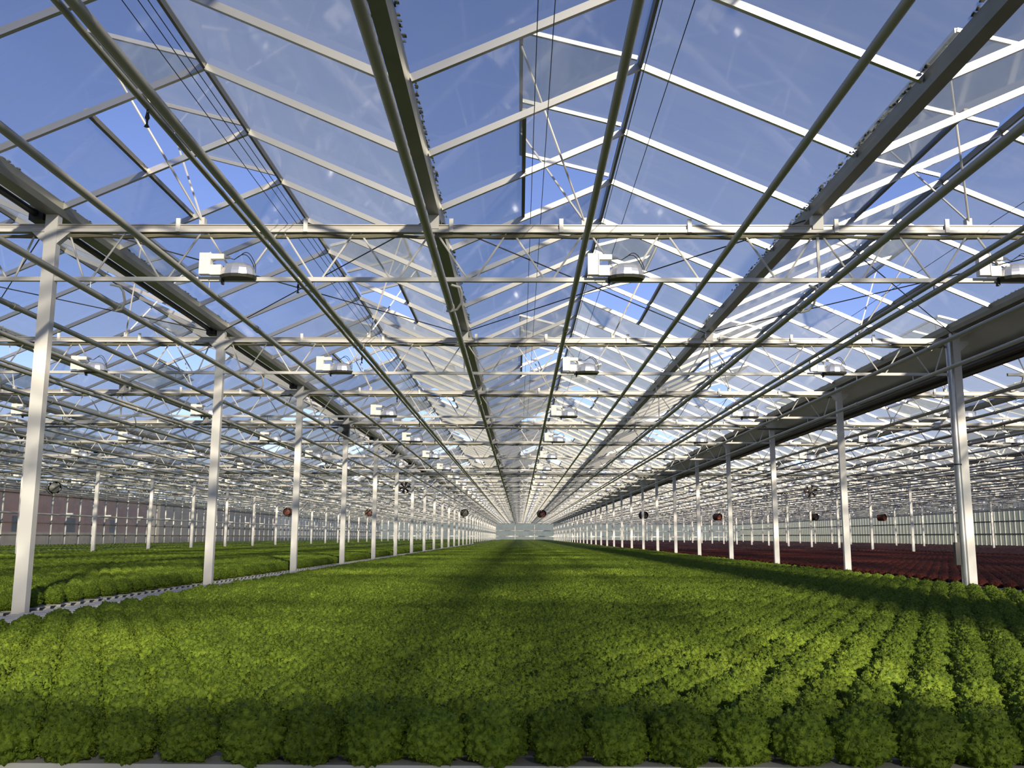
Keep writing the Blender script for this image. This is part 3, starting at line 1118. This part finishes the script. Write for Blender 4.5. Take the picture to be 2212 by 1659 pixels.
for x0, lb in [(.9, 'left'), (8.6, 'right')]:
    me = MB().box(x0 - .04, x0 + .04, 1.8, YB - 1, H_BENCH - .16, H_BENCH - .06).mesh('rail', 'galvanised')
    leg = MB().box(x0 - .03, x0 + .03, -.03, .03, 0, H_BENCH - .16).mesh('leg', 'galvanised')
    b = tag(empty('bench_rail', (0, 0, 0)), f'steel bench rail carrying the {lb} ends of the middle channels', 'rail')
    put('rail', me, b)
    for k in range(0, 12):
        put('leg', leg, b, (0, YT(k) - 5, 0))

# ------------------------------------------------------------------ lettuce heads
def head_mesh(name, seed, sub, material):
    import bmesh
    bm = bmesh.new()
    bmesh.ops.create_icosphere(bm, subdivisions=sub, radius=1.0)
    off = Vector((seed * 7.3, seed * 3.1, seed * 5.7))
    for v in bm.verts:
        p = v.co.normalized()
        lump = noise.noise(p * 2.1 + off) * .17
        cell = noise.voronoi(p * 4.6 + off * 1.7)[0]
        frill = (.38 - cell[0]) * .34
        fine = noise.noise(p * 11 + off) * .075 + noise.noise(p * 25 + off) * .06
        rr = 1 + lump + frill + fine
        q = p * rr
        z = q.z
        z = z * .98 if z > 0 else z * .86
        flare = 1.0 if p.z > -.4 else 1.0 - .15 * (-.4 - p.z)
        v.co = Vector((q.x * flare, q.y * flare, z))
    bm.normal_update()
    # small crinkled leaf tips standing off the surface
    rr_ = random.Random(seed)
    vs_ = [v for v in bm.verts if v.co.z > -.62]
    tips = 1300 if sub >= 5 else 300
    for q in range(tips):
        v = rr_.choice(vs_)
        n_ = (v.co.normalized() * .7 + v.normal * .5 + Vector((rr_.uniform(-.7, .7), rr_.uniform(-.7, .7), rr_.uniform(-.3, .7)))).normalized()
        s_ = n_.cross(Vector((rr_.uniform(-1, 1), rr_.uniform(-1, 1), rr_.uniform(-1, 1)))).normalized()
        t_ = n_.cross(s_)
        L_, W_ = rr_.uniform(.04, .075), rr_.uniform(.022, .042)
        b_ = v.co - n_ * .03
        p_ = [b_ - s_ * W_ * .4, b_ + s_ * W_ * .4, b_ + n_ * L_ + s_ * W_ + t_ * rr_.uniform(-.05, .05), b_ + n_ * L_ * 1.15 + t_ * rr_.uniform(-.06, .06), b_ + n_ * L_ - s_ * W_ + t_ * rr_.uniform(-.05, .05)]
        k_ = [bm.verts.new(c) for c in p_]
        bm.faces.new((k_[0], k_[1], k_[2], k_[3]))
        bm.faces.new((k_[0], k_[3], k_[4]))
    for v in bm.verts:
        v.co = Vector((v.co.x * .084, v.co.y * .092, v.co.z * .084))
    me = bpy.data.meshes.new(name)
    bm.to_mesh(me)
    bm.free()
    me.materials.append(M[material])
    me.polygons.foreach_set('use_smooth', [True] * len(me.polygons))
    return me


VAR = 5
heads = [head_mesh('lettuce_head', i + 1, 5, 'lettuce') for i in range(VAR)]
redheads = [head_mesh('red_lettuce', i + 11, 4, 'lettuce_red') for i in range(2)]
HZ = H_BENCH + .058


def lattice(i, x0, x1):
    """head positions of row i; rows are offset by half a spacing"""
    n = int((x1 - x0) / DX) + 1
    st = x0 + (DX / 2 if i % 2 else 0)
    return [st + DX * j for j in range(n)]


near_objs = []
used = set()
count = 0
sources = {}
HX0, HX1 = 1.06, 8.60
for i in range(40):
    y = YF + i * DY
    xs = [x for x in lattice(i, HX0, HX1) if in_frame(x, y, HZ, pad=30 if i else 70)]
    if count + len(xs) > 300:
        break
    for j, x in enumerate(xs):
        vi = rng.integers(VAR)
        o = put('lettuce_head', heads[vi], None,
                (x + rng.normal(0, .004), y + rng.normal(0, .006), HZ + rng.normal(0, .004)), (rng.normal(0, .08), rng.normal(0, .08), rng.uniform(0, 6.28)))
        s = rng.uniform(.90, 1.03)
        o.scale = (s, s, s * rng.uniform(1.0, 1.14))
        rowname = 'front row' if i == 0 else f'{ORD[i]} row from the front'
        tag(o, f'frilly green lettuce head, {ORD[j]} from left in the {rowname}', 'lettuce', 'green lettuce heads in the near rows')
        used.add((i, round(x, 3)))
        sources.setdefault(int(vi), o)
        count += 1
I_IND = i


def scatter(name, pts, srcs, label, smin, smax, zs):
    me = bpy.data.meshes.new(name)
    me.from_pydata([tuple(p) for p in pts], [], [])
    o = put(name, me)
    tag(o, label, 'lettuce', kind='stuff')
    ng = bpy.data.node_groups.new(name, 'GeometryNodeTree')
    ng.interface.new_socket('Geometry', in_out='INPUT', socket_type='NodeSocketGeometry')
    ng.interface.new_socket('Geometry', in_out='OUTPUT', socket_type='NodeSocketGeometry')
    N, L = ng.nodes.new, ng.links.new
    gi, go = N('NodeGroupInput'), N('NodeGroupOutput')
    iop = N('GeometryNodeInstanceOnPoints')
    jn = N('GeometryNodeJoinGeometry')
    for s in srcs:
        oi = N('GeometryNodeObjectInfo')
        oi.inputs['Object'].default_value = s
        oi.inputs['As Instance'].default_value = True
        oi.transform_space = 'ORIGINAL'
        L(oi.outputs['Geometry'], jn.inputs[0])
    rv = N('FunctionNodeRandomValue')
    rv.data_type = 'FLOAT_VECTOR'
    rv.inputs[0].default_value = (-.1, -.1, 0)
    rv.inputs[1].default_value = (.1, .1, 6.28)
    rs = N('FunctionNodeRandomValue')
    rs.data_type = 'FLOAT_VECTOR'
    rs.inputs[0].default_value = (smin, smin, smin * zs)
    rs.inputs[1].default_value = (smax, smax, smax * zs)
    rs.inputs['Seed'].default_value = 5
    L(gi.outputs[0], iop.inputs['Points'])
    L(jn.outputs[0], iop.inputs['Instance'])
    iop.inputs['Pick Instance'].default_value = True
    L(rv.outputs[0], iop.inputs['Rotation'])
    L(rs.outputs[0], iop.inputs['Scale'])
    L(iop.outputs[0], go.inputs[0])
    md = o.modifiers.new('scatter', 'NODES')
    md.node_group = ng
    return o


Y_MID = 40.0
mid_pts, left_pts, red_pts = [], [], []
i = 0
while YF + i * DY < Y_MID:
    y = YF + i * DY
    for x in lattice(i, HX0, HX1):
        if (i, round(x, 3)) not in used:
            mid_pts.append((x + rng.normal(0, .004), y + rng.normal(0, .006), HZ + rng.normal(0, .004)))
    if y > 5.0:
        for x in lattice(i, -8.5, -.10):
            left_pts.append((x + rng.normal(0, .004), y + rng.normal(0, .006), HZ + rng.normal(0, .004)))
    if y > 7.0:
        for x in lattice(i, 9.82, 19.7):
            red_pts.append((x + rng.normal(0, .004), y + rng.normal(0, .006), HZ - .03))
    i += 1
srcs = [sources[q] for q in sorted(sources)]
scatter('lettuce_field', mid_pts, srcs, 'dense rows of frilly green lettuce filling the middle bench', .90, 1.03, 1.06)
scatter('side_lettuce_field', left_pts, srcs, 'dense rows of green lettuce on the bench beyond the left columns', .92, 1.06, 1.0)
r0 = put('red_lettuce_head', redheads[0], None, (9.82, 6.8, HZ - .03), (0, 0, 1))
r1 = put('red_lettuce_head', redheads[1], None, (9.985, 6.8, HZ - .03), (0, 0, 2))
for q, r in enumerate((r0, r1)):
    tag(r, f'dark red lettuce head at the near corner of the red bench, {ORD[q]} from left', 'lettuce', 'red lettuce heads')
    r.scale = (1, 1, .8)
scatter('red_lettuce_field', red_pts, [r0, r1], 'dense rows of dark red lettuce on the bench beyond the right columns', .9, 1.05, .72)

# far benches: each head a small dome, joined
T = []
for rr, h, n in ((1.0, -.35, 6), (.82, .45, 6)):
    for q in range(n):
        a = 2 * math.pi * (q + (.5 if h > 0 else 0)) / n
        T.append((rr * math.cos(a), rr * math.sin(a), h))
T.append((0, 0, .86))
T = np.array(T)
TF = []
for q in range(6):
    q2 = (q + 1) % 6
    TF += [(q, q2, 6 + q), (q2, 6 + q2, 6 + q), (6 + q, 6 + q2, 12)]
TF = np.array(TF)


def domes(name, spans, zscale, material, label):
    P = []
    for x0, x1, ya, yb, mul in spans:
        dx, dy = DX * mul, DY * mul
        rows = np.arange(math.ceil((ya - YF) / dy), int((min(yb, YB - 1.2) - YF) / dy))
        xs = np.arange(x0, x1, dx)
        X, I = np.meshgrid(xs, rows)
        X = X + (I % 2) * dx / 2
        P.append(np.stack([X.ravel(), (YF + I * dy).ravel(), np.full(X.size, HZ), np.full(X.size, mul)], 1))
    P = np.concatenate(P)
    n = len(P)
    jit = rng.normal(0, .006, (n, 3))
    sc = rng.uniform(.9, 1.1, (n, 1)) * .088
    V = np.empty((n, len(T), 3))
    ang = rng.uniform(0, 6.28, n)
    c, s = np.cos(ang)[:, None], np.sin(ang)[:, None]
    tx = T[None, :, 0] * (1 + rng.normal(0, .12, (n, len(T))))
    ty = T[None, :, 1] * (1 + rng.normal(0, .12, (n, len(T))))
    V[:, :, 0] = P[:, None, 0] + jit[:, None, 0] + (tx * c - ty * s) * sc * P[:, None, 3]
    V[:, :, 1] = P[:, None, 1] + jit[:, None, 1] + (tx * s + ty * c) * sc * P[:, None, 3]
    V[:, :, 2] = P[:, None, 2] + jit[:, None, 2] * .5 + T[None, :, 2] * (1 + rng.normal(0, .15, (n, len(T)))) * sc * zscale
    F = (TF[None] + (np.arange(n) * len(T))[:, None, None]).reshape(-1, 3)
    o = put(name, np_mesh(name, V.reshape(-1, 3), F, material))
    tag(o, label, 'lettuce', kind='stuff')


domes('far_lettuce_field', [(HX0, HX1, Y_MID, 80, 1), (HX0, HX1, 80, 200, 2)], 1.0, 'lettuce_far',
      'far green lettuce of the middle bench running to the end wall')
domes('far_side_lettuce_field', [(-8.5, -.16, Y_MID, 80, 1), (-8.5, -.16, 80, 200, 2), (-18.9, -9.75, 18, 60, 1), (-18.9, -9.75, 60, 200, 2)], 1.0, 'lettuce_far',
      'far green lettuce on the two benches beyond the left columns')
domes('far_red_lettuce_field', [(9.82, 19.7, Y_MID, 70, 1), (9.82, 19.7, 70, 200, 2), (20.4, 29.7, 22, 60, 1), (20.4, 29.7, 60, 200, 2),
                                (30.4, 39.9, 36, 200, 2)], .72, 'lettuce_red_far',
      'far dark red lettuce reaching to the right glass wall')

# ------------------------------------------------------------------ outside, seen through the glass walls
def building(name, x0, x1, y0, y1, h, m_, lab, wins, face):
    b = tag(empty(name, (x0, y0, 0)), lab, 'building')
    put('wall', MB().box(0, x1 - x0, 0, y1 - y0, -.2, h).mesh('wall', m_), b)
    put('roof', MB().box(-.3, x1 - x0 + .3, -.3, y1 - y0 + .3, h, h + .35).mesh('roof', 'roof_dark'), b)
    if wins:
        wm = MB().box(-.05, .05, 0, 1.6, 0, 1.7).mesh('window', 'window_dark')
        for i in range(wins):
            put('window', wm, b, (x1 - x0 if face > 0 else 0, 2 + (y1 - y0 - 4) * (i + .2) / wins, 1.2))
    return b


bb = building('brick_building', -46, -34, 16, 96, 5.2, 'brick_wall', 'red brick building outside the left glass wall', 9, 1)
put('plaster_plinth', MB().box(0, 12.06, -.06, 80.06, -.2, 1.7).mesh('plaster_plinth', 'plaster'), bb)
building('plastered_shed', -44, -35, 102, 150, 5.0, 'plaster', 'pale plastered shed outside beyond the red brick building', 0, 1)
building('pale_barn', -22, 60, 175, 195, 6.0, 'building_grey', 'pale grey barn outside behind the far end wall', 0, 1)
hb = MB()
nn = 92
for i in range(nn):
    y = 25 + i * 1.5
    hh = 4.2 + .9 * noise.noise(Vector((i * .37, 1, 0)))
    dd = .6 * noise.noise(Vector((i * .51, 4, 0)))
    hb.v += [(46 + dd, y, -.2), (45.8 + dd, y, hh * .6), (46.6 + dd, y, hh), (48, y, hh * .8), (48.2, y, -.2)]
for i in range(nn - 1):
    for q in range(4):
        a = i * 5 + q
        hb.f.append((a, a + 1, a + 6, a + 5))
tag(put('hedge', hb.mesh('hedge', 'hedge', True)), 'dark green hedge outside the right glass wall', 'hedge')
